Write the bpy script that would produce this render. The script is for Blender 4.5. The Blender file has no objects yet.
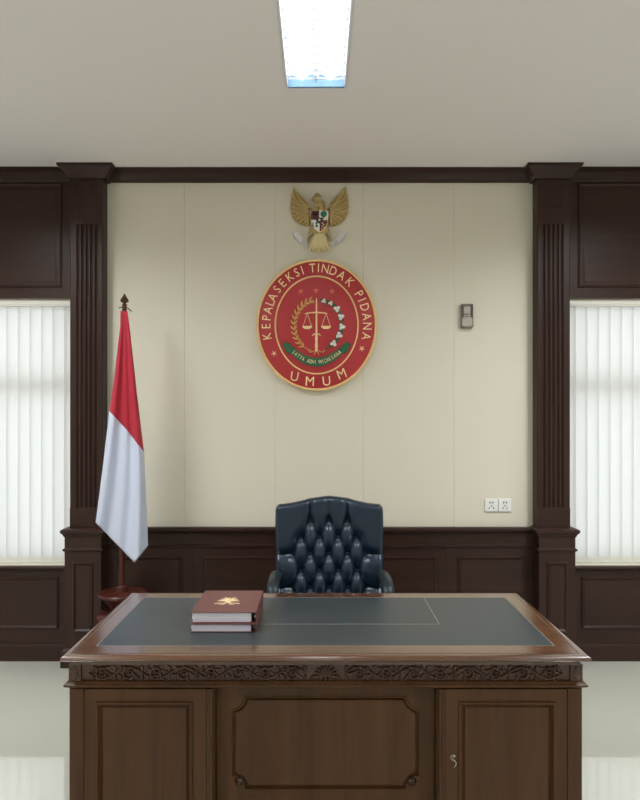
import bpy, math, random
from mathutils import Vector, Matrix
random.seed(7)
S = bpy.context.scene
C = S.collection
PI = math.pi

# ------------------------------------------------------------------ helpers
def tag(o, label=None, cat=None, group=None, kind=None):
    if label: o['label'] = label
    if cat: o['category'] = cat
    if group: o['group'] = group
    if kind: o['kind'] = kind
    return o

def thing(name, label, cat, loc, group=None):
    o = bpy.data.objects.new(name, None)
    C.objects.link(o)
    o.location = loc
    o.empty_display_size = .1
    return tag(o, label, cat, group)

def origin_of(p):
    while p.parent: p = p.parent
    return Vector(p.location)

def vadd(a, b): return (a[0]+b[0], a[1]+b[1], a[2]+b[2])

class MB:
    def __init__(s): s.v = []; s.f = []; s.m = []; s.cur = 0
    def add(s, vs, fs):
        n = len(s.v); s.v += [tuple(v) for v in vs]
        s.f += [tuple(i+n for i in f) for f in fs]; s.m += [s.cur]*len(fs)
    def box(s, x0, x1, y0, y1, z0, z1):
        x0, x1 = min(x0, x1), max(x0, x1); y0, y1 = min(y0, y1), max(y0, y1); z0, z1 = min(z0, z1), max(z0, z1)
        vs = [(x, y, z) for z in (z0, z1) for x, y in ((x0, y0), (x1, y0), (x1, y1), (x0, y1))]
        s.add(vs, [(3, 2, 1, 0), (4, 5, 6, 7), (0, 1, 5, 4), (1, 2, 6, 5), (2, 3, 7, 6), (3, 0, 4, 7)])
    def loft(s, rings, cap0=True, cap1=True, closed=True):
        n = len(rings[0]); base = [p for r in rings for p in r]; fs = []
        for i in range(len(rings)-1):
            for j in range(n if closed else n-1):
                k = (j+1) % n
                fs.append((i*n+j, i*n+k, (i+1)*n+k, (i+1)*n+j))
        if cap0: fs.append(tuple(range(n-1, -1, -1)))
        if cap1: fs.append(tuple((len(rings)-1)*n+j for j in range(n)))
        s.add(base, fs)
    # rectangular loops in XY with outward offset and z : table tops, plinths, capitals
    def rect_loft(s, x0, x1, y0, y1, prof):
        s.loft([[(x0-o, y0-o, z), (x1+o, y0-o, z), (x1+o, y1+o, z), (x0-o, y1+o, z)] for o, z in prof])
    # same, but the back edge (y1) stays put against a wall
    def wall_loft(s, x0, x1, y0, y1, prof):
        s.loft([[(x0-o, y0-o, z), (x1+o, y0-o, z), (x1+o, y1, z), (x0-o, y1, z)] for o, z in prof])
    # picture-frame moulding standing on a wall-like face y, prof = (inset, projection)
    def panel(s, x0, x1, z0, z1, y, prof, fill=True):
        s.loft([[(x0+u, y-v, z0+u), (x1-u, y-v, z0+u), (x1-u, y-v, z1-u), (x0+u, y-v, z1-u)] for u, v in prof],
               cap0=False, cap1=fill)
    # profile in YZ swept along X (mouldings on the wall): prof = (y, z) polygon
    def run(s, x0, x1, prof):
        s.loft([[(x0, y, z) for y, z in prof], [(x1, y, z) for y, z in prof]])
    def lathe(s, prof, cx, cy, cz=0, n=24, cap0=True, cap1=True):
        s.loft([[(cx+r*math.cos(2*PI*j/n), cy+r*math.sin(2*PI*j/n), cz+z) for j in range(n)] for r, z in prof], cap0, cap1)
    def cyl(s, p, q, r, n=12, r2=None):
        s.tube([p, q], [r, r if r2 is None else r2], n)
    def tube(s, path, r, n=10, side=None, flat=1.0, caps=True):
        P = [Vector(p) for p in path]; rs = r if isinstance(r, (list, tuple)) else [r]*len(P)
        rings = []; pu = None
        for i, p in enumerate(P):
            t = (P[min(i+1, len(P)-1)]-P[max(i-1, 0)]).normalized()
            if side is not None: u = Vector(side)
            elif pu is None:
                u = t.orthogonal().normalized()
            else:
                u = (pu - t*pu.dot(t)).normalized()
            u = (u - t*u.dot(t)).normalized(); pu = u
            w = t.cross(u)
            rings.append([p + u*(rs[i]*math.cos(2*PI*j/n)) + w*(rs[i]*flat*math.sin(2*PI*j/n)) for j in range(n)])
        s.loft(rings, caps, caps)
    def ball(s, c, rx, ry=None, rz=None, n=12, m=8):
        ry = rx if ry is None else ry; rz = rx if rz is None else rz
        rings = []
        for i in range(m+1):
            a = -PI/2 + PI*i/m; ca = max(math.cos(a), .02)
            rings.append([(c[0]+rx*ca*math.cos(2*PI*j/n), c[1]+ry*ca*math.sin(2*PI*j/n), c[2]+rz*math.sin(a)) for j in range(n)])
        s.loft(rings)
    def build(s, name, mats, parent=None, smooth=35, bevel=0, seg=2, loc=None):
        me = bpy.data.meshes.new(name)
        org = origin_of(parent) if parent else Vector(loc if loc else (0, 0, 0))
        me.from_pydata([(v[0]-org[0], v[1]-org[1], v[2]-org[2]) for v in s.v], [], s.f)
        mats = mats if isinstance(mats, (list, tuple)) else [mats]
        for m in mats: me.materials.append(m)
        if len(mats) > 1: me.polygons.foreach_set('material_index', s.m)
        import bmesh
        bm = bmesh.new(); bm.from_mesh(me)
        bmesh.ops.recalc_face_normals(bm, faces=bm.faces); bm.to_mesh(me); bm.free()
        if smooth:
            me.polygons.foreach_set('use_smooth', [True]*len(me.polygons))
            me.set_sharp_from_angle(angle=math.radians(smooth))
        o = bpy.data.objects.new(name, me); C.objects.link(o)
        if parent: o.parent = parent
        elif loc: o.location = loc
        if bevel:
            b = o.modifiers.new('bevel', 'BEVEL'); b.width = bevel; b.segments = seg; b.limit_method = 'ANGLE'; b.angle_limit = math.radians(40)
        return o

# relief work on an upright plane: (a right, b up, d towards the viewer)
class Relief(MB):
    def __init__(s, cx, ys, cz): super().__init__(); s.c = (cx, ys, cz)
    def P(s, a, b, d): return (s.c[0]+a, s.c[1]-d, s.c[2]+b)
    def prism(s, pts, d0, d1, bev=0):
        n = len(pts)
        if bev:
            ca = sum(p[0] for p in pts)/n; cb = sum(p[1] for p in pts)/n
            sh = [(ca+(p[0]-ca)*(1-bev), cb+(p[1]-cb)*(1-bev)) for p in pts]
            s.loft([[s.P(a, b, d0) for a, b in pts], [s.P(a, b, d0+(d1-d0)*.6) for a, b in pts], [s.P(a, b, d1) for a, b in sh]])
        else:
            s.loft([[s.P(a, b, d0) for a, b in pts], [s.P(a, b, d1) for a, b in pts]])
    def ridge(s, pts, w, d0, h, closed=False):
        n = len(pts); ws = w if isinstance(w, (list, tuple)) else [w]*n
        rings = []
        for i in range(n):
            p0 = pts[(i-1) % n] if closed else pts[max(i-1, 0)]; p1 = pts[(i+1) % n] if closed else pts[min(i+1, n-1)]
            ta, tb = p1[0]-p0[0], p1[1]-p0[1]; L = math.hypot(ta, tb) or 1
            na, nb = -tb/L, ta/L; q = ws[i]/2
            rings.append([s.P(pts[i][0]+na*q*k, pts[i][1]+nb*q*k, d0+h*z) for k, z in ((-1, 0), (-.8, .6), (-.35, .95), (.35, .95), (.8, .6), (1, 0))])
        if closed: rings.append(rings[0])
        s.loft(rings, not closed, not closed)
    def leaf(s, p, q, w, d0, h, bend=0, n=8, tipd=0):
        pts = []; ws = []
        dx, dy = q[0]-p[0], q[1]-p[1]
        for i in range(n+1):
            t = i/n; b = bend*math.sin(PI*t)
            pts.append((p[0]+dx*t-dy*b, p[1]+dy*t+dx*b)); ws.append(w*max(.06, math.sin(PI*min(1, t*.85+.12))**.8))
        s.ridge(pts, ws, d0, h)
    def dome(s, a, b, r, d0, h, n=10, rb=None):
        rb = r if rb is None else rb; rings = []
        for k in range(5):
            t = k/4*PI/2*.96
            rings.append([s.P(a+r*math.cos(t)*math.cos(2*PI*j/n), b+rb*math.cos(t)*math.sin(2*PI*j/n), d0+h*math.sin(t)) for j in range(n)])
        s.loft(rings)
    def ellipse_ring(s, ra, rb, prof, n=72, cap=False):
        # prof: (offset outward, depth)
        s.loft([[s.P((ra+o)*math.cos(2*PI*j/n), (rb+o)*math.sin(2*PI*j/n), d) for j in range(n)] for o, d in prof], cap, cap)
    def text(s, ch, a, b, size, rot, d0, h, sx=1.0, bold=0.0):
        vs, fs = glyph(ch, bold)
        cr, sr = math.cos(rot), math.sin(rot)
        out = []
        for x, y, z in vs:
            x *= size*sx; y *= size
            out.append(s.P(a+x*cr-y*sr, b+x*sr+y*cr, d0+(h if z > 0 else 0)))
        s.add(out, fs)

_gl = {}
def glyph(ch, bold=0.0):
    if (ch, bold) in _gl: return _gl[(ch, bold)]
    cu = bpy.data.curves.new('t', 'FONT'); cu.body = ch; cu.extrude = .5; cu.align_x = 'CENTER'; cu.resolution_u = 3; cu.offset = bold
    o = bpy.data.objects.new('t', cu); C.objects.link(o)
    dg = bpy.context.evaluated_depsgraph_get(); dg.update()
    me = bpy.data.meshes.new_from_object(o.evaluated_get(dg))
    vs = [tuple(v.co) for v in me.vertices]; fs = [tuple(p.vertices) for p in me.polygons]
    # cap height of the built-in font is about .73 : centre vertically
    ys = [v[1] for v in vs]; mid = (min(ys)+max(ys))/2; hh = max(ys)-min(ys)
    xs = [v[0] for v in vs]; mx = (min(xs)+max(xs))/2
    vs = [((x-mx)/hh, (y-mid)/hh, z) for x, y, z in vs]
    bpy.data.objects.remove(o); bpy.data.curves.remove(cu); bpy.data.meshes.remove(me)
    _gl[(ch, bold)] = (vs, fs)
    return vs, fs

# ------------------------------------------------------------------ materials
def srgb(r, g, b):
    f = lambda c: (c/255/12.92 if c/255 <= .04045 else ((c/255+.055)/1.055)**2.4)
    return (f(r), f(g), f(b), 1)

def mat(name, col, rough=.5, metal=0, bump=0, bscale=200, coat=0, spec=.5, ior=None, var=0, vscale=3, sheen=0):
    m = bpy.data.materials.new(name); m.use_nodes = True
    nt = m.node_tree; b = nt.nodes['Principled BSDF']
    b.inputs['Base Color'].default_value = col
    b.inputs['Roughness'].default_value = rough; b.inputs['Metallic'].default_value = metal
    b.inputs['Coat Weight'].default_value = coat; b.inputs['Coat Roughness'].default_value = .12
    b.inputs['Specular IOR Level'].default_value = spec
    if ior: b.inputs['IOR'].default_value = ior
    if sheen: b.inputs['Sheen Weight'].default_value = sheen
    tc = nt.nodes.new('ShaderNodeTexCoord')
    if var:
        n = nt.nodes.new('ShaderNodeTexNoise'); n.inputs['Scale'].default_value = vscale; n.inputs['Detail'].default_value = 4
        nt.links.new(tc.outputs['Object'], n.inputs['Vector'])
        mx = nt.nodes.new('ShaderNodeMix'); mx.data_type = 'RGBA'
        mx.inputs['A'].default_value = tuple(c*(1-var) for c in col[:3])+(1,)
        mx.inputs['B'].default_value = tuple(min(1, c*(1+var)) for c in col[:3])+(1,)
        nt.links.new(n.outputs['Fac'], mx.inputs['Factor']); nt.links.new(mx.outputs['Result'], b.inputs['Base Color'])
    if bump:
        n2 = nt.nodes.new('ShaderNodeTexNoise'); n2.inputs['Scale'].default_value = bscale; n2.inputs['Detail'].default_value = 3
        nt.links.new(tc.outputs['Object'], n2.inputs['Vector'])
        bp = nt.nodes.new('ShaderNodeBump'); bp.inputs['Strength'].default_value = bump; bp.inputs['Distance'].default_value = .002
        nt.links.new(n2.outputs['Fac'], bp.inputs['Height']); nt.links.new(bp.outputs['Normal'], b.inputs['Normal'])
    return m

def wood(name, dark, light, axis='Z', rough=.38, scale=14, coat=.15, spec=.5):
    m = bpy.data.materials.new(name); m.use_nodes = True
    nt = m.node_tree; b = nt.nodes['Principled BSDF']
    tc = nt.nodes.new('ShaderNodeTexCoord'); mp = nt.nodes.new('ShaderNodeMapping')
    k = {'X': (.06, 1, 1), 'Y': (1, .06, 1), 'Z': (1, 1, .06)}[axis]
    mp.inputs['Scale'].default_value = k
    nt.links.new(tc.outputs['Object'], mp.inputs['Vector'])
    n = nt.nodes.new('ShaderNodeTexNoise'); n.inputs['Scale'].default_value = scale; n.inputs['Detail'].default_value = 6; n.inputs['Roughness'].default_value = .6
    n.inputs['Distortion'].default_value = .6
    nt.links.new(mp.outputs['Vector'], n.inputs['Vector'])
    n2 = nt.nodes.new('ShaderNodeTexNoise'); n2.inputs['Scale'].default_value = scale*9; n2.inputs['Detail'].default_value = 2
    nt.links.new(mp.outputs['Vector'], n2.inputs['Vector'])
    r = nt.nodes.new('ShaderNodeValToRGB'); r.color_ramp.elements[0].position = .3; r.color_ramp.elements[1].position = .72
    r.color_ramp.elements[0].color = dark; r.color_ramp.elements[1].color = light
    ma = nt.nodes.new('ShaderNodeMath'); ma.operation = 'MULTIPLY_ADD'; ma.inputs[1].default_value = .25
    nt.links.new(n2.outputs['Fac'], ma.inputs[0]); 
    ms = nt.nodes.new('ShaderNodeMath'); ms.operation = 'MULTIPLY'; ms.inputs[1].default_value = .75
    nt.links.new(n.outputs['Fac'], ms.inputs[0]); nt.links.new(ms.outputs[0], ma.inputs[2])
    nt.links.new(ma.outputs[0], r.inputs['Fac']); nt.links.new(r.outputs['Color'], b.inputs['Base Color'])
    b.inputs['Roughness'].default_value = rough; b.inputs['Coat Weight'].default_value = coat; b.inputs['Coat Roughness'].default_value = .15
    b.inputs['Specular IOR Level'].default_value = spec
    bp = nt.nodes.new('ShaderNodeBump'); bp.inputs['Strength'].default_value = .08; bp.inputs['Distance'].default_value = .001
    nt.links.new(ma.outputs[0], bp.inputs['Height']); nt.links.new(bp.outputs['Normal'], b.inputs['Normal'])
    return m

def emit(name, col, strength):
    m = bpy.data.materials.new(name); m.use_nodes = True; nt = m.node_tree
    nt.nodes.remove(nt.nodes['Principled BSDF'])
    e = nt.nodes.new('ShaderNodeEmission'); e.inputs[0].default_value = col; e.inputs[1].default_value = strength
    nt.links.new(e.outputs[0], nt.nodes['Material Output'].inputs[0]); return m

WD0, WD1 = srgb(42, 26, 20), srgb(60, 38, 30)
M = dict(
    wall=mat('cream_wall_fabric', srgb(218, 213, 196), .75, bump=.15, bscale=350, var=.02, vscale=1.5),
    plaster=mat('white_plaster', srgb(222, 218, 210), .85, bump=.05, bscale=60),
    ceil=mat('ceiling_paint', srgb(228, 223, 220), .9, bump=.03, bscale=40),
    floor=mat('polished_white_tile', srgb(200, 201, 189), .03, ior=2.6, var=.02, vscale=2),
    woodz=wood('dark_wood_upright', WD0, WD1, 'Z', .38, 14, .0, .28),
    woodx=wood('dark_wood_lengthwise', WD0, WD1, 'X', .38, 14, .0, .28),
    deskx=wood('walnut_lengthwise', srgb(64, 38, 20), srgb(112, 71, 40), 'X', .25, 10, .8),
    deskz=wood('walnut_upright', srgb(58, 36, 17), srgb(90, 58, 29), 'Z', .42, 7, .05, .3),
    carve=wood('walnut_carved', srgb(50, 31, 19), srgb(80, 52, 33), 'X', .30, 20, .2, .5),
    inlay=mat('slate_leather', srgb(54, 60, 64), .34, spec=.36, bump=.1, bscale=600, var=.05, vscale=4),
    goldline=mat('gold_tooling', srgb(164, 160, 142), .4, metal=.1),
    leather=mat('navy_leather', srgb(15, 31, 48), .34, bump=.12, bscale=260, coat=.25, var=.15, vscale=14),
    button=mat('navy_button', srgb(18, 30, 42), .3, coat=.3),
    arm=mat('arm_leather', srgb(32, 38, 42), .4, bump=.1, bscale=260),
    black=mat('black_plastic', srgb(22, 22, 24), .45),
    chrome=mat('brushed_chrome', srgb(190, 186, 175), .25, metal=1),
    gold=mat('gold_paint', srgb(228, 190, 118), .38, metal=.35, var=.08, vscale=30),
    goldrim=mat('gold_rim', srgb(236, 200, 140), .35, metal=.15),
    letter=mat('gold_letter', srgb(250, 224, 172), .4, metal=.15),
    garuda=mat('antique_gold', srgb(186, 162, 108), .42, metal=.15, var=.2, vscale=40),
    palegold=mat('pale_gold', srgb(214, 200, 150), .45, metal=.2, var=.15, vscale=40),
    red=mat('crimson_board', srgb(178, 46, 52), .45, var=.05, vscale=12),
    redshine=mat('crimson_star', srgb(226, 126, 100), .4),
    green=mat('emblem_green', srgb(36, 98, 62), .5),
    white=mat('emblem_white', srgb(232, 232, 226), .5),
    brown=mat('board_edge', srgb(120, 84, 44), .5),
    silver=mat('ribbon_silver', srgb(206, 206, 204), .4, metal=.2),
    shield_black=mat('shield_black', srgb(28, 28, 30), .4),
    shield_maroon=mat('shield_maroon', srgb(96, 30, 38), .4),
    shield_green=mat('shield_green', srgb(20, 110, 92), .4),
    binder=mat('maroon_leatherette', srgb(102, 57, 57), .42, bump=.1, bscale=500),
    paper=mat('white_paper', srgb(238, 238, 250), .8, bump=.3, bscale=500),
    flagred=mat('flag_red', srgb(172, 20, 46), .7, sheen=.15),
    flagwhite=mat('flag_white', srgb(196, 203, 222), .7, sheen=.1),
    stand=wood('mahogany', srgb(54, 22, 16), srgb(84, 34, 25), 'Z', .35, 12, .1, .35),
    finial=mat('dark_bronze', srgb(84, 62, 48), .35, metal=.6),
    pvc=mat('white_pvc', srgb(232, 232, 230), .35),
    slot=mat('dark_slot', srgb(40, 40, 42), .5),
    railw=mat('headrail_white', srgb(226, 224, 214), .45),
    greyp=mat('grey_holder', srgb(124, 119, 108), .4),
    lgrey=mat('light_grey_plastic', srgb(176, 171, 160), .4),
    alu=mat('louvre_aluminium', srgb(130, 134, 142), .4, metal=.2),
    trof=mat('light_housing', srgb(222, 224, 230), .4), endp=mat('light_end_plate', srgb(96, 132, 158), .6),
    refl=mat('light_reflector', srgb(244, 246, 250), .3),
    sash=mat('window_frame_white', srgb(216, 216, 212), .4),
    tube=emit('tube_glow', (.97, .99, 1, 1), 22),
)

def slat_mat():
    m = bpy.data.materials.new('blind_fabric'); m.use_nodes = True; nt = m.node_tree
    nt.nodes.remove(nt.nodes['Principled BSDF'])
    d = nt.nodes.new('ShaderNodeBsdfDiffuse'); d.inputs[0].default_value = srgb(226, 225, 220)
    t = nt.nodes.new('ShaderNodeBsdfTranslucent'); t.inputs[0].default_value = srgb(228, 229, 228)
    x = nt.nodes.new('ShaderNodeMixShader'); x.inputs[0].default_value = .58
    nt.links.new(d.outputs[0], x.inputs[1]); nt.links.new(t.outputs[0], x.inputs[2])
    nt.links.new(x.outputs[0], nt.nodes['Material Output'].inputs[0])
    w = nt.nodes.new('ShaderNodeTexNoise'); tc = nt.nodes.new('ShaderNodeTexCoord'); mp = nt.nodes.new('ShaderNodeMapping')
    mp.inputs['Scale'].default_value = (300, 300, 40); w.inputs['Scale'].default_value = 1
    nt.links.new(tc.outputs['Object'], mp.inputs[0]); nt.links.new(mp.outputs[0], w.inputs['Vector'])
    bp = nt.nodes.new('ShaderNodeBump'); bp.inputs['Strength'].default_value = .15; bp.inputs['Distance'].default_value = .001
    nt.links.new(w.outputs['Fac'], bp.inputs['Height']); nt.links.new(bp.outputs[0], d.inputs['Normal'])
    return m
M['slat'] = slat_mat()
for k_ in ('leather', 'button', 'arm'): M[k_].node_tree.nodes['Principled BSDF'].inputs['Specular Tint'].default_value = (.72, .87, 1, 1)

def glass_mat():
    m = bpy.data.materials.new('window_glass'); m.use_nodes = True; nt = m.node_tree
    nt.nodes.remove(nt.nodes['Principled BSDF'])
    t = nt.nodes.new('ShaderNodeBsdfTransparent'); t.inputs[0].default_value = (.94, .96, .95, 1)
    g = nt.nodes.new('ShaderNodeBsdfGlossy'); g.inputs['Roughness'].default_value = .02
    x = nt.nodes.new('ShaderNodeMixShader'); x.inputs[0].default_value = .08
    nt.links.new(t.outputs[0], x.inputs[1]); nt.links.new(g.outputs[0], x.inputs[2])
    nt.links.new(x.outputs[0], nt.nodes['Material Output'].inputs[0]); return m
M['glass'] = glass_mat()

# ------------------------------------------------------------------ dimensions
YW = 4.83          # face of the end wall
H = 3.40           # ceiling
XR = 3.40          # side walls
YB = -2.6          # wall behind the viewer
WX0, WX1, WZ0, WZ1 = 1.71, 3.06, .66, 2.52   # window openings (mirrored)

def struct(name, mb, m, label, cat, **k):
    return tag(mb.build(name, m, None, **k), label, cat, None, 'structure')

# ------------------------------------------------------------------ room shell
b = MB(); b.box(-XR-.2, XR+.2, YB-.2, YW+.25, -.12, 0)
struct('floor', b, M['floor'], 'polished pale grey tile floor around the desk', 'floor')

LX0, LX1, LY0, LY1 = -.178, .138, 2.38, 3.60     # ceiling recess
b = MB()
b.box(-XR-.2, LX0, YB-.2, YW+.25, H, H+.16); b.box(LX1, XR+.2, YB-.2, YW+.25, H, H+.16)
b.box(LX0, LX1, YB-.2, LY0, H, H+.16); b.box(LX0, LX1, LY1, YW+.25, H, H+.16)
struct('ceiling', b, M['ceil'], 'flat off-white ceiling with a long recessed light', 'ceiling')

b = MB()
# middle bay with shallow V joints between the cream boards
pts = [(-WX0, YW)]
for x in (-.945, -.310, .303, .934): pts += [(x-.0016, YW), (x, YW+.003), (x+.0016, YW)]
pts += [(WX0, YW), (WX0, YW+.2), (-WX0, YW+.2)]
b.loft([[(x, y, 0) for x, y in pts], [(x, y, H) for x, y in pts]])
for s in (-1, 1):
    b.box(s*WX0, s*WX1, YW, YW+.2, 0, WZ0); b.box(s*WX0, s*WX1, YW, YW+.2, WZ1, H)
    b.box(s*WX1, s*(XR+.2), YW, YW+.2, 0, H)
struct('wall_back', b, M['wall'], 'cream panelled end wall behind the desk chair', 'wall', smooth=0)
for nm, s in (('wall_left', -1), ('wall_right', 1)):
    b = MB(); b.box(s*XR, s*(XR+.2), YB-.2, YW, 0, H)
    struct(nm, b, M['plaster'], 'plain pale side wall on the %s of the room' % nm[5:], 'wall')
b = MB(); b.box(-XR, XR, YB-.2, YB, 0, H)
struct('wall_front', b, M['plaster'], 'plain pale wall facing the front of the desk', 'wall')

# ------------------------------------------------------------------ dark wood panelling
Yp = YW-.016
def crown_prof(y):       # y = wall face
    return [(y, 3.325), (y-.018, 3.325), (y-.022, 3.336), (y-.04, 3.348), (y-.062, 3.372), (y-.085, 3.383), (y-.1, 3.388), (y-.1, H), (y, H)]
b = MB(); b.run(-1.484, 1.484, crown_prof(YW))
struct('trim_1', b, M['woodx'], 'dark wooden cornice along the top of the cream wall', 'cornice')

FR = [(0, 0), (0, .012), (.006, .016), (.014, .014), (.022, .004), (.03, -.006), (.034, -.006)]
def bay_upper(s, n, side):
    b = MB()
    x0, x1 = sorted((s*1.69, s*XR))
    b.box(x0, x1, Yp, YW, WZ1-.001, 3.33)
    px0, px1 = sorted((s*1.79, s*2.97))
    b.panel(px0, px1, 2.59, 3.318, Yp, [(0, 0), (.003, .007), (.009, .009), (.014, .004), (.018, .001), (.030, .001), (.044, .006), (.05, .006)], True)
    b.run(x0, x1, crown_prof(YW-.01))
    # reveal boards round the opening
    b.box(s*3.06, s*XR, Yp, YW, WZ0-.001, WZ1)
    struct('trim_%d' % n, b, M['woodx'], 'dark wooden panel above the %s window' % side, 'panelling')
bay_upper(-1, 2, 'left'); bay_upper(1, 3, 'right')

RP = [(0, 0), (.004, .010), (.012, .012), (.018, .006), (.024, .001), (.03, .001)]
def bay_lower(s, n, side):
    b = MB(); x0, x1 = sorted((s*1.69, s*XR))
    b.box(x0, x1, Yp, YW, 0, .64)
    b.run(x0, x1, [(YW, .628), (Yp-.006, .628), (Yp-.02, .64), (Yp-.025, .65), (Yp-.02, .66), (YW, .66)])
    px0, px1 = sorted((s*1.815, s*2.95))
    b.panel(px0, px1, .222, .588, Yp, RP)
    b.run(x0, x1, [(YW, 0), (Yp-.012, 0), (Yp-.012, .095), (Yp-.009, .108), (Yp-.004, .118), (YW, .118)])
    struct('trim_%d' % n, b, M['woodx'], 'dark wooden wainscot below the %s window' % side, 'wainscot')
bay_lower(-1, 4, 'left'); bay_lower(1, 5, 'right')

b = MB()
b.box(-1.484, 1.484, Yp, YW, 0, .9)
b.run(-1.484, 1.484, [(YW, .885), (Yp-.008, .885), (Yp-.022, .9), (Yp-.034, .908), (Yp-.034, .922), (Yp-.026, .93), (YW, .93)])
b.run(-1.484, 1.484, [(YW, .79), (Yp-.004, .79), (Yp-.016, .797), (Yp-.018, .806), (Yp-.006, .812), (YW, .815)])
for x0, x1 in ((-1.43, -.955), (-.81, .81), (.955, 1.43)): b.panel(x0, x1, .23, .728, Yp, RP)
for x in (-.8825, .8825): b.box(x-.004, x+.004, Yp-.003, Yp, .12, .79)
b.run(-1.484, 1.484, [(YW, 0), (Yp-.012, 0), (Yp-.012, .095), (Yp-.009, .108), (Yp-.004, .118), (YW, .118)])
struct('trim_6', b, M['woodx'], 'dark wooden wainscot below the cream wall behind the chair', 'wainscot')

def pilaster(s, n, side):
    b = MB()
    x0, x1 = (1.482, 1.708); yf = 4.73
    X = lambda x: s*x
    # plain shaft core ends
    def bx(a, c, y0, z0, z1): b.box(X(a), X(c), y0, YW, z0, z1)
    bx(x0, x1, yf, .93, 1.075); bx(x0, x1, yf, 3.012, 3.34)
    # fluted shaft profile
    prof = [(x0, YW), (x0, yf+.006), (x0+.006, yf)]
    for k in range(5):
        c = 1.590+(k-2)*.031
        for j in range(7):
            a = PI*j/6; prof.append((c-.0105*math.cos(a), yf+.011*math.sin(a)))
    prof += [(x1-.006, yf), (x1, yf+.006), (x1, YW)]
    b.loft([[(X(x), y, 1.075) for x, y in prof], [(X(x), y, 3.012) for x, y in prof]])
    # little panel on the block above the flutes
    a0, a1 = sorted((X(1.525), X(1.66)))
    b.panel(a0, a1, 3.115, 3.30, yf, [(0, 0), (.004, .004), (.009, .001)])
    # capital
    l0, l1 = sorted((X(x0), X(x1-.03)))
    b.wall_loft(l0, l1, yf, YW, [(.0, 3.318), (.020, 3.318), (.024, 3.326), (.034, 3.336), (.046, 3.345), (.062, 3.362), (.076, 3.374), (.082, 3.38), (.088, 3.384), (.088, H)])
    # pedestal
    p0, p1 = 1.482, 1.728; yp = 4.69
    q0, q1 = sorted((X(p0), X(p1)))
    b.box(q0, q1, yp, YW, 0, .9)
    b.wall_loft(q0, q1, yp, YW, [(0, .782), (.008, .786), (.012, .792), (.012, .798), (.004, .804), (0, .808)])
    b.wall_loft(q0, q1, yp, YW, [(0, .878), (.005, .882), (.008, .892), (.014, .902), (.023, .910), (.024, .916), (.024, .928), (.016, .933), (.006, .938), (-.005, .94)])
    r0, r1 = sorted((X(1.535), X(1.675)))
    b.panel(r0, r1, .235, .715, yp, RP)
    b.wall_loft(q0, q1, yp, YW, [(.022, 0), (.022, .1), (.014, .115), (.004, .125), (0, .14)])
    struct('trim_%d' % n, b, M['woodz'], 'tall fluted dark wooden pilaster %s' % side, 'pilaster', smooth=30)
pilaster(-1, 7, 'behind the flag, at left of the cream wall'); pilaster(1, 8, 'beside the wall sockets, at right of the cream wall')

# ------------------------------------------------------------------ windows and blinds
def window(s, n, side):
    t = tag(bpy.data.objects.new('window_%d' % n, None), 'window behind the %s vertical blind' % side, 'window', None, 'structure')
    C.objects.link(t); t.location = (s*(WX0+WX1)/2, YW+.15, WZ0)
    b = MB(); y0, y1 = YW+.115, YW+.165; fw = .05
    b.box(s*WX0, s*(WX0+fw), y0, y1, WZ0, WZ1); b.box(s*(WX1-fw), s*WX1, y0, y1, WZ0, WZ1)
    b.box(s*(WX0+fw), s*(WX1-fw), y0, y1, WZ0, WZ0+fw); b.box(s*(WX0+fw), s*(WX1-fw), y0, y1, WZ1-fw, WZ1)
    b.box(s*(WX0+fw), s*(WX1-fw), y0, y1, 1.86, 1.97)
    m = (WX0+WX1)/2; b.box(s*(m-.025), s*(m+.025), y0, y1, WZ0+fw, 1.86)
    b.build('window_frame', M['sash'], t, bevel=.003)
    for a0, a1, z0, z1 in ((WX0+fw, WX1-fw, 1.97, WZ1-fw), (WX0+fw, m-.025, WZ0+fw, 1.86), (m+.025, WX1-fw, WZ0+fw, 1.86)):
        b = MB(); b.add([(s*a0, YW+.14, z0), (s*a1, YW+.14, z0), (s*a1, YW+.14, z1), (s*a0, YW+.14, z1)], [(0, 1, 2, 3)])
        b.build('pane', M['glass'], t, smooth=0)
window(-1, 1, 'left'); window(1, 2, 'right')

def blind(s, side):
    t = thing('vertical_blind', 'off-white vertical slat blind in the %s' % side, 'window blind', (s*2.38, YW+.05, WZ0), 'vertical blinds in the two windows')
    b = MB(); b.box(s*1.715, s*3.05, YW+.012, YW+.062, 2.470, 2.515); b.box(s*1.715, s*3.05, YW+.008, YW+.012, 2.478, 2.486)
    b.build('headrail', M['railw'], t, bevel=.003)
    first = None; n = 16; N = 6
    for i in range(n):
        x = s*(1.752+.0812*i)
        if first is None:
            ang = math.radians(-8*s)
            prof = []
            for k in range(N+1):
                u = (k/N-.5)*.099; w = .0035*(1-(2*k/N-1)**2)
                prof.append((u*math.cos(ang)+w*math.sin(ang), u*math.sin(ang)-w*math.cos(ang)))
            b = MB()
            b.loft([[(x+p, YW+.050+q, z) for p, q in prof] for z in (.705, 2.47)], False, False, closed=False)
            sl = b.build('slat', M['slat'], t, smooth=60)
            b = MB(); pr = prof + [(p, q+.004) for p, q in reversed(prof)]
            b.loft([[(x+p, YW+.048+q, z) for p, q in pr] for z in (.672, .708)])
            wt = b.build('bottom_weight', M['railw'], sl, smooth=60)
            first = (sl, wt, x)
        else:
            a = first[0].copy(); C.objects.link(a); a.parent = t; a.location = (x-first[2], 0, 0)
            c = first[1].copy(); C.objects.link(c); c.parent = a
    b = MB()
    for dy in (.036, .058):
        p = []
        for i in range(n*4-3):
            xx = 1.752+.0812*i/4; p.append((s*xx, YW+dy-.004, .684-.006*math.sin(PI*(i % 4)/4)))
        b.tube(p, .0016, 6)
    b.build('bead_chain', M['pvc'], t)
blind(-1, 'left window, next to the flag'); blind(1, 'right window, away from the flag')

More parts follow.
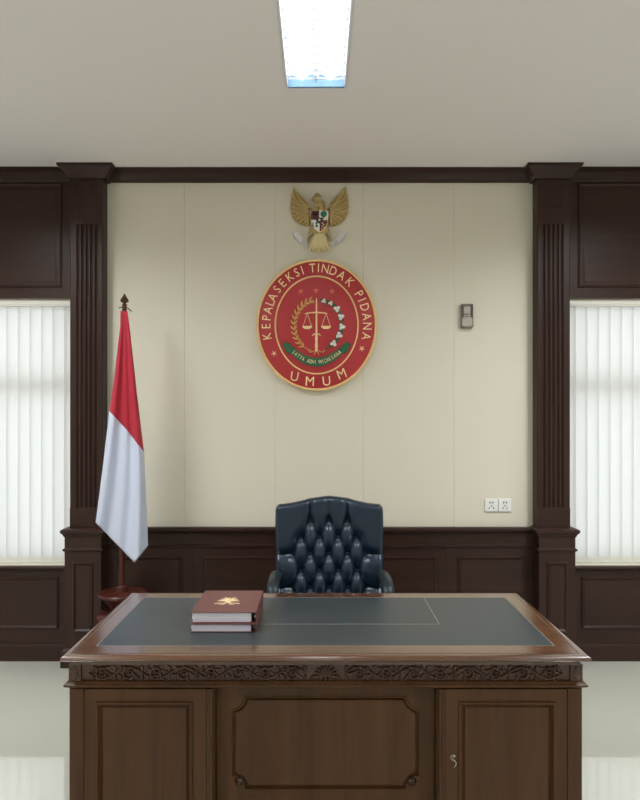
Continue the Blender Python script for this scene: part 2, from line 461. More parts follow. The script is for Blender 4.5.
# ------------------------------------------------------------------ ceiling light
t = thing('ceiling_light', 'long recessed fluorescent ceiling light with louvre blades', 'ceiling light', ((LX0+LX1)/2, (LY0+LY1)/2, H))
b = MB(); e = .001
b.box(LX0+e, LX0+.012, LY0+e, LY1-e, H-.006, H+.09); b.box(LX1-.012, LX1-e, LY0+e, LY1-e, H-.006, H+.09)
b.box(LX0+.012, LX1-.012, LY0+e, LY0+.012, H-.006, H+.09); b.box(LX0+.012, LX1-.012, LY1-.012, LY1-e, H-.006, H+.09)
b.box(LX0+e, LX1-e, LY0+e, LY1-e, H+.09, H+.1)
b.build('housing', M['trof'], t, bevel=.002)
b = MB()
cx = (LX0+LX1)/2; w = (LX1-LX0)/2-.013
for s in (-1, 1):
    # curved reflector wings, one trough per tube
    pr = []
    for j in range(9):
        u = j/8*2-1; pr.append((cx+s*w/2+u*(w/2-.002), H+.082-.06*u*u))
    b.loft([[(x, y, z) for x, z in pr] for y in (LY0+.06, LY1-.06)], False, False, closed=False)
b.build('reflector', M['refl'], t, smooth=60)
for s in (-1, 1):
    b = MB(); b.cyl((cx+s*w/2, LY0+.05, H+.048), (cx+s*w/2, LY1-.07, H+.048), .013, 14)
    b.build('tube', M['tube'], t)
b = MB(); b.box(cx-.002, cx+.002, LY0+.06, LY1-.06, H+.0, H+.03); b.build('louvre_spine', M['alu'], t)
NB = 15; f0 = None
for i in range(NB):
    y = LY0+.10+i*.0735
    if f0 is None:
        b = MB()
        for s in (-1, 1):
            pr = [(-1, .020), (-.75, .012), (-.4, .006), (0, .004), (.4, .006), (.75, .012), (1, .020), (1, 0), (-1, 0)]
            pr = [(cx+s*w/2+u*(w/2-.003), H+z+.001) for u, z in pr]
            b.loft([[(x, y-.001, z) for x, z in pr], [(x, y+.001, z) for x, z in pr]])
        f0 = b.build('louvre_blade', M['alu'], t, smooth=0); y0_ = y
    else:
        c = f0.copy(); C.objects.link(c); c.parent = t; c.location = (0, y-y0_, 0)
for y0, y1 in ((LY0+.013, LY0+.055), (LY1-.058, LY1-.013)):
    b = MB(); yy = y1 if y0 > 3 else y0
    pr = [(LX0+.0125, H-.005), (LX0+.0125, H+.055), (cx-w*.75, H+.05), (cx-w/2, H+.026), (cx-w*.25, H+.055), (cx, H+.06), (cx+w*.25, H+.055), (cx+w/2, H+.026), (cx+w*.75, H+.05), (LX1-.0125, H+.055), (LX1-.0125, H-.005)]
    b.loft([[(x, y0+(.03 if y0 > 3 else 0), z) for x, z in pr], [(x, y1-(0 if y0 > 3 else .03), z) for x, z in pr]])
    b.build('end_plate', M['endp'], t, smooth=0)

# ------------------------------------------------------------------ round crest board
PX, PZ = -.023, 2.330; YP = YW-.035
k = .001512
def q(zx, zy): return ((zx-305)*k, (342-zy)*k)
RA, RB = .419, .457
t = thing('crest_plaque', 'oval red crest board with gold lettering, scales and wreath on cream wall', 'wall plaque', (PX, YW, PZ-RB))
b = Relief(PX, YW, PZ)
b.ellipse_ring(RA-.004, RB-.004, [(0, 0), (0, .03), (-.006, .034)], cap=True)
b.build('board', M['red'], t)
D = .034
b = Relief(PX, YW, PZ); b.ellipse_ring(RA, RB, [(-.018, .030), (-.018, .038), (-.014, .043), (-.004, .043), (0, .036), (0, .002), (-.004, 0)])
b.build('frame', M['goldrim'], t)
b = Relief(PX, YW, PZ); b.ellipse_ring(.287, .338, [(-.006, .033), (-.006, .038), (-.002, .041), (.002, .041), (.005, .038), (.005, .033)])
b.build('inner_ring', M['goldrim'], t)
words = {
 'KEPALA': [('K', 85, 391), ('E', 83, 347), ('P', 86, 310), ('A', 91, 277), ('L', 98, 243), ('A', 112, 220)],
 'SEKSI': [('S', 130, 184), ('E', 155, 158), ('K', 187, 130), ('S', 216, 108), ('I', 240, 95)],
 'TINDAK': [('T', 286, 86), ('I', 313, 84), ('N', 343, 92), ('D', 378, 104), ('A', 413, 127), ('K', 449, 157)],
 'PIDANA': [('P', 486, 210), ('I', 503, 232), ('D', 516, 264), ('A', 525, 305), ('N', 529, 347), ('A', 525, 392)],
}
def normal_ang(a, bb):
    return math.atan2(bb/(.38**2)*.38, a/(.345**2)*.345) 
for wd, L in words.items():
    for ch, zx, zy in L:
        b = Relief(PX, YW, PZ)
        a_, b_ = q(zx, zy)
        th = math.atan2(b_/.398, a_/.352)
        a_, b_ = .350*math.cos(th), .396*math.sin(th)
        rot = math.atan2(math.sin(th)/.396, math.cos(th)/.350)-PI/2
        b.text(ch, a_, b_, .060, rot, D-.001, .008, .84, .0)
        b.build('letter', M['letter'], t, smooth=0)
for ch, zx, zy, r in (('U', 204, 577, -.16), ('M', 274, 599, -.06), ('U', 350, 598, .08), ('M', 419, 565, .38)):
    b = Relief(PX, YW, PZ); a_, b_ = q(zx, zy); b.text(ch, a_, b_, .064, r, D-.001, .008, .95, .0)
    b.build('letter', M['letter'], t, smooth=0)
def star(a, bb, r, m, rot=0):
    s_ = Relief(PX, YW, PZ); pts = []
    for j in range(10):
        an = PI/2+rot+j*PI/5; rr = r if j % 2 == 0 else r*.36
        pts.append((a+rr*math.cos(an), bb+rr*math.sin(an)))
    n0 = len(s_.v)
    vs = [s_.P(x, y, D-.001) for x, y in pts]+[s_.P(a, bb, D+.009)]
    s_.add(vs, [(j, (j+1) % 10, 10) for j in range(10)])
    return s_.build('star', m, t, smooth=0)
for zx, zy in ((232, 188), (302, 184), (375, 188)): star(*q(zx, zy), .027, M['redshine'])
star(*q(110, 472), .026, M['letter'], .5); star(*q(512, 450), .026, M['letter'], -.6)
# sword
sw = Relief(PX, YW, PZ); cxz = 304
sw.ridge([q(cxz, 218), q(cxz, 228), q(cxz, 300), q(cxz, 384)], [.003, .011, .013, .013], D-.001, .010)
sw.ridge([q(cxz, 384), q(cxz, 400), q(cxz, 420), q(cxz, 440), q(cxz, 452)], [.016, .022, .018, .024, .018], D-.001, .016)
sw.ridge([q(284, 392), q(292, 384), q(cxz, 381), q(316, 384), q(324, 392)], [.006, .010, .012, .010, .006], D, .014)
sw.dome(*q(cxz, 458), .012, D-.001, .014)
sw.build('sword', M['letter'], t)
sc = Relief(PX, YW, PZ)
sc.ridge([q(249, 291), q(262, 287), q(cxz, 284), q(344, 287), q(354, 291)], [.005, .009, .012, .009, .005], D, .012)
for c in (262, 348):
    sc.ridge([q(c, 288), q(c-19, 346)], .0045, D-.001, .006); sc.ridge([q(c, 288), q(c+19, 346)], .0045, D-.001, .006)
    pan = [q(c-24, 346), q(c+24, 346), q(c+20, 355), q(c+10, 361), q(c-10, 361), q(c-20, 355)]
    sc.prism(pan, D-.001, D+.012, .1)
sc.build('scales', M['letter'], t)
# rice ear
rw = Relief(PX, YW, PZ); arc = []
for j in range(15):
    u = j/14; an = math.radians(258-u*162); arc.append(((304-0)+ -0, 0)); arc[-1] = (302+100*math.cos(an), 345-117*math.sin(an))
aq = [q(*p) for p in arc]
rw.ridge(aq, .006, D-.001, .007)
for j in range(2, 14):
    p = aq[j]; d = (aq[j][0]-aq[j-1][0], aq[j][1]-aq[j-1][1]); L = math.hypot(*d); d = (d[0]/L, d[1]/L); n_ = (-d[1], d[0])
    for sg in (-1, 1):
        rw.leaf(p, (p[0]+d[0]*.032+sg*n_[0]*.020, p[1]+d[1]*.032+sg*n_[1]*.020), .0135, D-.001, .010, .1*sg, 5)
rw.build('rice_wreath', M['gold'], t)
# cotton
cf = [(338, 232), (369, 242), (398, 268), (416, 304), (420, 350), (408, 389), (382, 426)]
gl = Relief(PX, YW, PZ)
gl.ridge([q(*p) for p in [(322, 226)]+cf+[(345, 452)]], .011, D-.001, .006)
for j, p in enumerate(cf):
    a_, b_ = q(*p); dx, dy = a_-0, b_-q(302, 345)[1]; L = math.hypot(dx, dy); dx, dy = dx/L, dy/L
    r = .014 if j < 2 else .0195
    for sg in (-1, 1):
        gl.leaf((a_, b_), (a_+dx*.012+sg*-dy*.034, b_+dy*.012+sg*dx*.034), .018, D-.001, .008, .15*sg, 5)
    gl.leaf((a_, b_), (a_-dx*.030, b_-dy*.030), .014, D-.001, .007, .1, 5)
    cw = Relief(PX, YW, PZ)
    for m_ in range(3):
        an = 2*PI*m_/3+math.atan2(dy, dx)
        cw.dome(a_+r*.62*math.cos(an), b_+r*.62*math.sin(an), r*.66, D+.003, .012, 8)
    cw.build('cotton_flower', M['white'], t)
gl.build('cotton_leaves', M['green'], t)
# ribbon
rb = Relief(PX, YW, PZ)
def arcpt(u, off):       # u -1..1
    x = 305+u*122; y = 512-62*u*u*(1.0)+off; return q(x, y)
top = [arcpt(-1+2*j/24, -20) for j in range(25)]; bot = [arcpt(-1+2*j/24, 20) for j in range(25)]
rb.loft([[rb.P(*top[j], D-.001), rb.P(*top[j], D+.010), rb.P(*bot[j], D+.010), rb.P(*bot[j], D-.001)] for j in range(25)])
rb.build('ribbon', M['green'], t)
for sg in (-1, 1):
    e_ = Relief(PX, YW, PZ)
    e_.prism([q(305+sg*a, y) for a, y in ((100, 452), (118, 434), (128, 424), (140, 418), (157, 432), (148, 446), (139, 466), (120, 474))], D-.001, D+.013, .12)
    e_.build('ribbon_fold', M['green'], t)
tx = Relief(PX, YW, PZ); motto = 'SATYA ADHI WICAKSANA'
for j, ch in enumerate(motto):
    if ch == ' ': continue
    u = -.86+1.72*j/(len(motto)-1); a_, b_ = arcpt(u, 0)
    a2, b2 = arcpt(u+.02, 0); tx.text(ch, a_, b_, .027, math.atan2(b2-b_, a2-a_), D+.0095, .003, .62)
tx.build('lettering', M['letter'], t, smooth=0)
bow = Relief(PX, YW, PZ)
for sg in (-1, 1):
    bow.ridge([q(304, 452), q(304+sg*16, 464), q(304+sg*30, 466), q(304+sg*40, 455)], [.005, .007, .007, .004], D-.001, .010)
    bow.ridge([q(304, 456), q(304+sg*8, 470), q(304+sg*12, 478)], [.006, .007, .004], D-.001, .009)
bow.build('bow', M['gold'], t)

# ------------------------------------------------------------------ eagle emblem
GX, GZ = -.004, 3.063; g = .00089
def gq(zx, zy): return ((zx-315)*g, (320-zy)*g)
t = thing('eagle_emblem', 'gilt winged eagle crest with quartered shield above the red oval plaque', 'wall emblem', (GX, YW, GZ-.22))
def wing(s):
    r = Relief(GX, YW, GZ)
    m = lambda x, y: (s*(x-315)*g, (320-y)*g)
    # base plate of the wing
    out = [(112, 62), (100, 110), (92, 160), (86, 215), (92, 262), (112, 312), (145, 346), (190, 366), (226, 372), (236, 300), (240, 235), (222, 196), (190, 158), (150, 122), (126, 92)]
    r.prism([m(*p) for p in out], 0, .018, .05)
    # long flight feathers, curving from shoulder out and up / down
    tips = [(112, 64), (99, 120), (90, 170), (86, 215), (91, 258), (106, 300), (130, 334), (160, 354), (192, 366), (222, 372)]
    roots = [(214, 205), (212, 215), (212, 225), (213, 236), (215, 248), (218, 262), (222, 278), (225, 294), (228, 310), (232, 326)]
    for i, (a, b2) in enumerate(zip(roots, tips)):
        r.leaf(m(*a), m(*b2), .026, .012+.0008*i, .020, (.10 if i < 5 else -.06)*s, 8)
    for i in range(8):
        a = roots[i+1]; f = .58
        b2 = (a[0]+(tips[i+1][0]-a[0])*f, a[1]+(tips[i+1][1]-a[1])*f)
        r.leaf(m(*a), m(*b2), .022, .022, .020, .06*s, 6)
    for i in range(7):
        a = roots[i+1]; f = .3
        b2 = (a[0]+(tips[i+1][0]-a[0])*f, a[1]+(tips[i+1][1]-a[1])*f)
        r.leaf(m(a[0]+14, a[1]), m(*b2), .022, .028, .014, .04*s, 5)
    r.ridge([m(*p) for p in ((112, 62), (128, 96), (152, 126), (192, 160), (224, 198), (240, 236))], [.004, .010, .014, .018, .022, .02], .016, .02)
    r.build('wing', M['garuda'], t)
wing(-1); wing(1)
r = Relief(GX, YW, GZ)
# body and legs
r.prism([gq(*p) for p in ((248, 235), (270, 222), (315, 215), (360, 222), (384, 235), (392, 330), (376, 420), (350, 455), (315, 470), (280, 455), (254, 420), (240, 330))], 0, .03, .18)
for s in (-1, 1):
    m = lambda x, y: (s*(x-315)*g, (320-y)*g)
    r.leaf(m(372, 372), m(398, 452), .034, .006, .022, -.1*s, 6)
    r.ridge([m(398, 446), m(402, 472), m(396, 486)], [.014, .012, .010], .01, .02)
    for dx in (-14, 0, 14): r.leaf(m(398, 482), m(398+dx*1.3, 512), .010, .024, .014, 0, 4)
r.build('body', M['garuda'], t)
r = Relief(GX, YW, GZ)
# neck and head turned to the viewer's left
r.leaf(gq(322, 262), gq(300, 150), .056, .012, .034, -.16, 8)
for zx, zy in ((318, 222), (308, 205), (326, 200), (298, 222), (332, 222), (312, 182)): r.leaf(gq(zx, zy-18), gq(zx+4, zy+18), .018, .040, .010, 0, 4)
r.dome(*gq(296, 160), .026, .018, .038, 12)
r.leaf(gq(286, 160), gq(252, 178), .022, .03, .018, -.22, 6)
for a_ in ((300, 140, 318, 118), (290, 138, 300, 112), (282, 142, 282, 118), (306, 148, 334, 132)): r.leaf(gq(a_[0], a_[1]), gq(a_[2], a_[3]), .012, .026, .014, 0, 4)
r.build('head', M['garuda'], t)
# tail fan
r = Relief(GX, YW, GZ)
for i in range(7):
    u = i/6*2-1; r.leaf(gq(315+u*26, 436), gq(315+u*76, 582-16*u*u), .034, .026+.002*(3-abs(i-3)), .016, 0, 6)
r.build('tail', M['palegold'], t)
b = Relief(GX, YW, GZ); b.prism([gq(*p) for p in ((290, 300), (340, 300), (340, 360), (290, 360))], 0, .012); b.build('wall_mount', M['garuda'], t)
# shield
SHP = [(247, 258), (315, 250), (383, 258), (386, 300), (380, 345), (366, 385), (345, 408), (315, 424), (286, 408), (264, 385), (250, 345), (244, 300)]
r = Relief(GX, YW, GZ); r.prism([gq(*p) for p in SHP], .028, .044, .02)
sh = r.build('shield', M['letter'], t)
def fld(pts, m, d=.046):
    r = Relief(GX, YW, GZ); r.prism([gq(*p) for p in pts], .040, d); r.build('shield_field', m, sh, smooth=0)
fld([(252, 262), (313, 255), (313, 328), (249, 328), (248, 300)], M['shield_maroon'])
fld([(317, 255), (379, 262), (381, 300), (378, 328), (317, 328)], M['white'])
fld([(249, 332), (313, 332), (313, 419), (288, 404), (268, 382), (255, 350)], M['white'])
fld([(317, 332), (377, 332), (375, 350), (362, 382), (343, 404), (317, 419)], M['shield_maroon'])
r = Relief(GX, YW, GZ); r.dome(*gq(348, 284), .024, .044, .008, 12); r.ridge([gq(348, 290), gq(348, 322)], .008, .044, .006); r.build('shield_tree', M['shield_green'], sh)
r = Relief(GX, YW, GZ); r.dome(*gq(283, 285), .017, .044, .008, 10, .015)
for s in (-1, 1): r.leaf(gq(283+s*10, 274), gq(283+s*26, 262), .009, .044, .006, .2*s, 4)
r.build('shield_bull', M['shield_black'], sh)
r = Relief(GX, YW, GZ)
for zx, zy in ((338, 352), (350, 362), (338, 374), (350, 384), (334, 394)): r.ridge([gq(zx-5, zy), gq(zx+5, zy+5)], .007, .044, .006)
r.build('shield_chain', M['letter'], sh)
r = Relief(GX, YW, GZ)
r.leaf(gq(272, 392), gq(266, 345), .009, .044, .006, .1, 5); r.dome(*gq(294, 376), .010, .044, .006); r.dome(*gq(292, 356), .008, .044, .006)
r.build('shield_sprigs', M['shield_green'], sh)
r = Relief(GX, YW, GZ); r.prism([gq(*p) for p in ((290, 312), (340, 312), (343, 330), (334, 350), (315, 358), (296, 350), (287, 330))], .045, .052, .05)
r.build('shield_centre', M['shield_black'], sh)
r = Relief(GX, YW, GZ)
pts = [gq(315+13*(1 if j % 2 == 0 else .42)*math.sin(j*PI/5), 332-13*(1 if j % 2 == 0 else .42)*math.cos(j*PI/5)) for j in range(10)]
r.prism(pts, .051, .055); r.build('shield_star', M['letter'], sh, smooth=0)
# ribbon
r = Relief(GX, YW, GZ)
def rp(u, o): return gq(315+u*150, 532-60*u*u+o)
nn = 22
tp = [rp(-1+2*j/nn, -15) for j in range(nn+1)]; bt = [rp(-1+2*j/nn, 15) for j in range(nn+1)]
r.loft([[r.P(*tp[j], .020), r.P(*tp[j], .034-.006*abs(2*j/nn-1)), r.P(*bt[j], .034-.006*abs(2*j/nn-1)), r.P(*bt[j], .020)] for j in range(nn+1)])
rbn = r.build('ribbon', M['silver'], t)
for s in (-1, 1):
    m = lambda x, y: (s*(x-315)*g, (320-y)*g)
    r = Relief(GX, YW, GZ)
    r.prism([m(*p) for p in ((432, 476), (452, 452), (478, 440), (496, 414), (522, 420), (516, 446), (494, 472), (474, 490), (452, 508))], .014, .03, .06)
    r.build('ribbon_end', M['silver'], rbn)
r = Relief(GX, YW, GZ)
mo = 'BHINNEKA TUNGGAL IKA'
for j, ch in enumerate(mo):
    if ch != ' ':
        u = -.88+1.76*j/(len(mo)-1); a_, b_ = rp(u, 0); a2, b2 = rp(u+.02, 0)
        r.text(ch, a_, b_, .012, math.atan2(b2-b_, a2-a_), .034-.006*abs(u)-.0005, .002, .8)
r.build('lettering', M['shield_black'], rbn, smooth=0)

# ------------------------------------------------------------------ wall fittings
def rrect(x0, x1, z0, z1, r, n=4):
    out = []
    for cx_, cz_, a0 in ((x1-r, z1-r, 0), (x0+r, z1-r, 90), (x0+r, z0+r, 180), (x1-r, z0+r, 270)):
        for j in range(n+1):
            a = math.radians(a0+90*j/n); out.append((cx_+r*math.cos(a), cz_+r*math.sin(a)))
    return out
def plate(b, pts, y0, y1, ch=.0):
    n = len(pts); ca = sum(p[0] for p in pts)/n; cb = sum(p[1] for p in pts)/n
    rings = [[(x, y0, z) for x, z in pts], [(x, y1+ch, z) for x, z in pts]]
    if ch: rings.append([(ca+(x-ca)*.94, y1, cb+(z-cb)*.94) for x, z in pts])
    b.loft(rings)
for x0, lab in ((1.147, 'white wall socket nearer the chair, left one of the pair'), (1.241, 'white wall socket nearer the pilaster, right one of the pair')):
    t = thing('wall_socket', lab, 'socket', (x0+.045, YW, 1.035), 'pair of sockets above the wainscot')
    b = MB(); plate(b, rrect(x0, x0+.09, 1.036, 1.124, .006), YW, YW-.012, .004); b.build('plate', M['pvc'], t)
    b = MB(); c = x0+.045
    for dx in (-.010, .010): b.box(c+dx-.004, c+dx+.004, YW-.0135, YW-.0118, 1.094, 1.104)
    for sg in (-1, 1):
        b.tube([(c+sg*.010, YW-.0128, 1.066), (c+sg*.018, YW-.0128, 1.056)], .0028, 6)
    b.box(c-.003, c+.003, YW-.0135, YW-.0118, 1.072, 1.082)
    b.build('pin_holes', M['slot'], t)
t = thing('remote_holder', 'grey plastic holder fixed to the cream wall right of the plaque', 'holder', (1.026, YW, 2.31))
HX0, HX1 = .979, 1.062
b = MB()
plate(b, rrect(HX0, HX1, 2.310, 2.482, .008), YW, YW-.004)
b.box(HX0, HX0+.006, YW-.03, YW-.003, 2.318, 2.478); b.box(HX1-.006, HX1, YW-.03, YW-.003, 2.318, 2.478)
b.box(HX0+.006, HX1-.006, YW-.03, YW-.003, 2.312, 2.32)
b.build('wall_mount', M['greyp'], t, bevel=.002)
b = MB(); plate(b, rrect(HX0+.006, HX1-.006, 2.321, 2.385, .012), YW-.025, YW-.031, .002); b.build('pocket_front', M['lgrey'], t)
t = thing('remote_control', 'slim light grey remote control resting in the wall holder', 'remote control', (1.026, YW-.015, 2.32))
b = MB(); plate(b, rrect(HX0+.012, HX1-.012, 2.321, 2.468, .008), YW-.0045, YW-.022, .003); b.build('case', M['greyp'], t)
b = MB(); plate(b, rrect(HX0+.02, HX1-.02, 2.412, 2.46, .004), YW-.0215, YW-.0235); b.build('display', M['lgrey'], t)
for i in range(2):
    b = MB(); plate(b, rrect(HX0+.02+.024*i, HX0+.038+.024*i, 2.392, 2.402, .003), YW-.0215, YW-.0245); b.build('key', M['lgrey'], t)

# ------------------------------------------------------------------ flag, pole, stand
FX, FY = -1.277, 4.47; fs = FY/693
def fp(px, py, dy=0): return ((px-320)*(FY+dy)/693, FY+dy, 1.687+(418-py)*(FY+dy)/693)
t = thing('flag_stand', 'turned red-brown wooden flag stand beside the left pilaster', 'flag stand', (FX, FY, 0))
b = MB(); b.lathe([(.19, 0), (.19, .03), (.175, .045), (.165, .055), (.16, .08), (.16, .40), (.165, .42), (.155, .435), (.135, .445)], FX, FY, n=32); b.build('base', M['stand'], t)
b = MB(); b.lathe([(.075, .445), (.07, .455), (.075, .47), (.09, .495), (.115, .52), (.135, .538), (.145, .545)], FX, FY, n=32); b.build('cup', M['stand'], t)
b = MB(); b.lathe([(.15, .545), (.154, .552), (.154, .560), (.148, .566), (.04, .57), (.035, .60), (.024, .61)], FX, FY, n=32, cap1=False); b.build('collar', M['stand'], t)
TX = FX+.016
t = thing('flag_pole', 'slim red-brown wooden pole with spear tip carrying the flag', 'flag pole', (FX, FY, .571))
b = MB(); b.tube([(FX, FY, .571), (TX, FY, 2.412)], [.019, .014], 14); b.build('shaft', M['stand'], t)
b = MB(); b.lathe([(.010, 2.395), (.016, 2.398), (.016, 2.404), (.009, 2.408), (.012, 2.414), (.026, 2.422), (.027, 2.430), (.018, 2.446), (.008, 2.462), (.002, 2.474)], TX, FY, .016, n=16); b.build('finial', M['finial'], t)
b = MB(); b.tube([(TX-.036, FY-.004, 2.396), (TX-.01, FY-.018, 2.400), (TX+.018, FY-.018, 2.398), (TX+.03, FY-.01, 2.390), (TX+.048, FY-.006, 2.374)], .0035, 8); b.build('tie_bar', M['finial'], t)

def lerp(a, c, u): return a+(c-a)*u
def polyat(P, u):
    for i in range(len(P)-1):
        if u <= P[i+1][0]+1e-9:
            f = (u-P[i][0])/(P[i+1][0]-P[i][0]); return (lerp(P[i][1], P[i+1][1], f), lerp(P[i][2], P[i+1][2], f))
    return P[-1][1:]
G = [  # guide rows: v, polyline of (u, px, py), fold depth
    (0.00, [(0, 120.6, 311), (1, 127.4, 311)], .000),
    (0.06, [(0, 120.4, 326), (1, 129.2, 325)], .004),
    (0.30, [(0, 114.8, 374), (1, 136.4, 390)], .018),
    (0.50, [(0, 109.4, 411), (.5, 127, 430), (1, 143.8, 452)], .028),
    (0.75, [(0, 102.6, 470), (.6, 130, 500), (1, 146.4, 505)], .034),
    (1.00, [(0, 95.8, 522.5), (.73, 134.5, 562.5), (1, 148, 545.5)], .036)]
def flag_row(v):
    for i in range(len(G)-1):
        if v <= G[i+1][0]+1e-9:
            f = (v-G[i][0])/(G[i+1][0]-G[i][0]); return G[i], G[i+1], f
NU, NV = 44, 80
b = MB(); idx = []
for i in range(NV+1):
    v = i/NV; A, B, f = flag_row(v)
    for j in range(NU+1):
        u = j/NU; p = polyat(A[1], u); r_ = polyat(B[1], u)
        px, py = lerp(p[0], r_[0], f), lerp(p[1], r_[1], f); am = lerp(A[2], B[2], f)
        dy = -.022 - am*(.8*math.sin(u*PI*2.6+.4+v*.8)+.45*math.sin(u*PI*5.3-1.0+v*2.0)) - am*.9*math.sin(u*PI)
        idx.append(fp(px, py, dy))
fsq = []; ms = []
for i in range(NV):
    for j in range(NU):
        n0 = i*(NU+1)+j; fsq.append((n0, n0+1, n0+NU+2, n0+NU+1)); ms.append(0 if (i+.5)/NV < .5 else 1)
t = thing('flag', 'red over white cloth flag hanging in folds beside the left pilaster', 'flag', (FX, FY, 2.37))
for mi, (nm, mm) in enumerate((('red_band', 'flagred'), ('white_band', 'flagwhite'))):
    rows = range(0, NV//2+1) if mi == 0 else range(NV//2, NV+1)
    b = MB(); vs = [idx[i*(NU+1)+j] for i in rows for j in range(NU+1)]; nr = len(rows)
    b.add(vs, [(i*(NU+1)+j, i*(NU+1)+j+1, (i+1)*(NU+1)+j+1, (i+1)*(NU+1)+j) for i in range(nr-1) for j in range(NU)])
    o = b.build(nm, M[mm], t, smooth=80)
    sd = o.modifiers.new('thick', 'SOLIDIFY'); sd.thickness = .003; sd.offset = 0

# ------------------------------------------------------------------ desk
DC = .022; DT = .785; DY0, DY1 = 2.62, 3.59; DH = 1.006
t = thing('desk', 'large dark walnut executive desk with slate leather top and carved frieze', 'desk', (DC, 3.1, 0))
desk = t
IX, IY0, IY1 = .910, 2.742, 3.486
b = MB()
o0, o1 = DH-.012, None
X0, X1, Y0, Y1 = DC-DH+.02, DC+DH-.02, DY0+.02, DY1-.02
prof = [(-.012, .742), (-.012, .754), (-.006, .7575), (.002, .7605)]
prof += [(-.006+.0265*math.cos(math.radians(a)), .772+.013*math.sin(math.radians(a))) for a in range(-40, 91, 6)]
prof += [(-.0125, .7848), (-.0142, .7825), (-.0162, .7825), (-.018, DT), (-.03, DT)]
rings = [[(X0-o, Y0-o, z), (X1+o, Y0-o, z), (X1+o, Y1+o, z), (X0-o, Y1+o, z)] for o, z in prof]
ix0, ix1 = DC-IX, DC+IX
rings += [[(ix0, IY0, DT), (ix1, IY0, DT), (ix1, IY1, DT), (ix0, IY1, DT)], [(ix0, IY0, DT-.004), (ix1, IY0, DT-.004), (ix1, IY1, DT-.004), (ix0, IY1, DT-.004)]]
b.loft(rings)
b.build('top', M['deskx'], t, smooth=20)
b = MB(); b.box(ix0+.0008, ix1-.0008, IY0+.0008, IY1-.0008, DT-.0042, DT-.0004)
il = b.build('leather_inlay', M['inlay'], t); il['label'] = 'slate grey leather writing surface'
b = MB(); z = DT-.0005
def gl_line(x0, x1, y0, y1): b.box(x0, x1, y0, y1, z, z+.0006)
w_ = .0013
for x in (ix0+.003, ix1-.003): gl_line(x-w_, x+w_, IY0+.003, IY1-.003)
for y in (IY0+.003, IY1-.003): gl_line(ix0+.003, ix1-.003, y-w_, y+w_)
for x in (DC-.5, DC+.5): gl_line(x-w_, x+w_, 3.034, IY1-.006)
gl_line(DC-.5, DC+.5, 3.034-w_, 3.034+w_)
o = b.build('gold_line', M['goldline'], il); o['label'] = 'thin gold tooled lines'
# frieze
bx0, bx1, by0, by1 = DC-.985, DC+.985, 2.662, 3.55
b = MB(); b.box(bx0+.008, bx1-.008, by0+.008, by1, .672, .742)
for s in (-1, 1): b.box(DC+s*.94, DC+s*.987, by0-.002, by0+.01, .672, .742)
b.build('frieze', M['carve'], t, bevel=.002)
b = MB(); b.rect_loft(bx0, bx1, by0, by1, [(0, .650), (.004, .653), (.012, .656), (.017, .661), (.017, .666), (.010, .671), (.006, .676), (0, .678)])
b.build('moulding', M['deskz'], t, smooth=25)
cv = Relief(DC, by0+.008, .7075)
def spiral(a, bb, r0, turns, st, dr, sgn):
    n = int(16*turns); return [(a+sgn*(r0*(1-i/n)**.8+.003)*math.cos(st+dr*2*PI*turns*i/n), bb+(r0*(1-i/n)**.8+.003)*math.sin(st+dr*2*PI*turns*i/n)) for i in range(n+1)]
for s in (-1, 1):
    P = 8; per = .1045
    wave = []
    for i in range(P*12+1):
        x = .075+per*P*i/(P*12); wave.append((s*x, .022*math.sin(2*PI*(x-.075)/(2*per)*1.0)))
    cv.ridge(wave, .0085, -.001, .014)
    for k2 in range(P):
        c = .075+per*(k2+.5); up = 1 if k2 % 2 == 0 else -1
        sp = spiral(s*c, -up*.002, .022, 1.5, up*PI*.5, -up, s)
        cv.ridge(sp, [.0085-.003*i/len(sp) for i in range(len(sp))], -.001, .016)
        cv.dome(s*c, -up*.002, .007, 0, .013, 8)
        for j in range(7):
            an = 2*PI*j/7+.3*k2; p0 = (s*c+.018*math.cos(an), -up*.002+.018*math.sin(an))
            p1 = (s*c+.044*math.cos(an+.45*s), max(-.033, min(.033, .040*math.sin(an+.45*s))))
            cv.leaf(p0, p1, .015, -.001, .009+.003*(j % 2), .22*s, 5)
        for dx in (-.048, .048):
            for sg in (-1, 1):
                cv.leaf((s*(c+dx), sg*.004), (s*(c+dx*.72), sg*.030), .014, -.001, .010, .25*sg*s, 5)
for j in range(9):
    an = PI*j/8; cv.leaf((0, -.012), (.046*math.cos(an), -.012+.044*math.sin(an)), .014, 0, .014, 0, 6)
for j in range(3): cv.dome((j-1)*.017, -.022, .009, 0, .018, 9)
cv.dome(0, -.008, .011, 0, .02, 10)
for s in (-1, 1):
    cv.leaf((s*.02, -.016), (s*.062, -.028), .014, 0, .012, .2*s, 6)
    for sg in (-1, 1): cv.leaf((s*.9635, sg*.002), (s*.9635, sg*.028), .026, .009, .006, 0, 5); cv.leaf((s*.9635, 0), (s*(.9635+sg*.018), sg*.016), .016, .009, .006, 0, 4)
o = cv.build('carving', M['carve'], t, smooth=50); o['label'] = 'carved leaf scrollwork band'
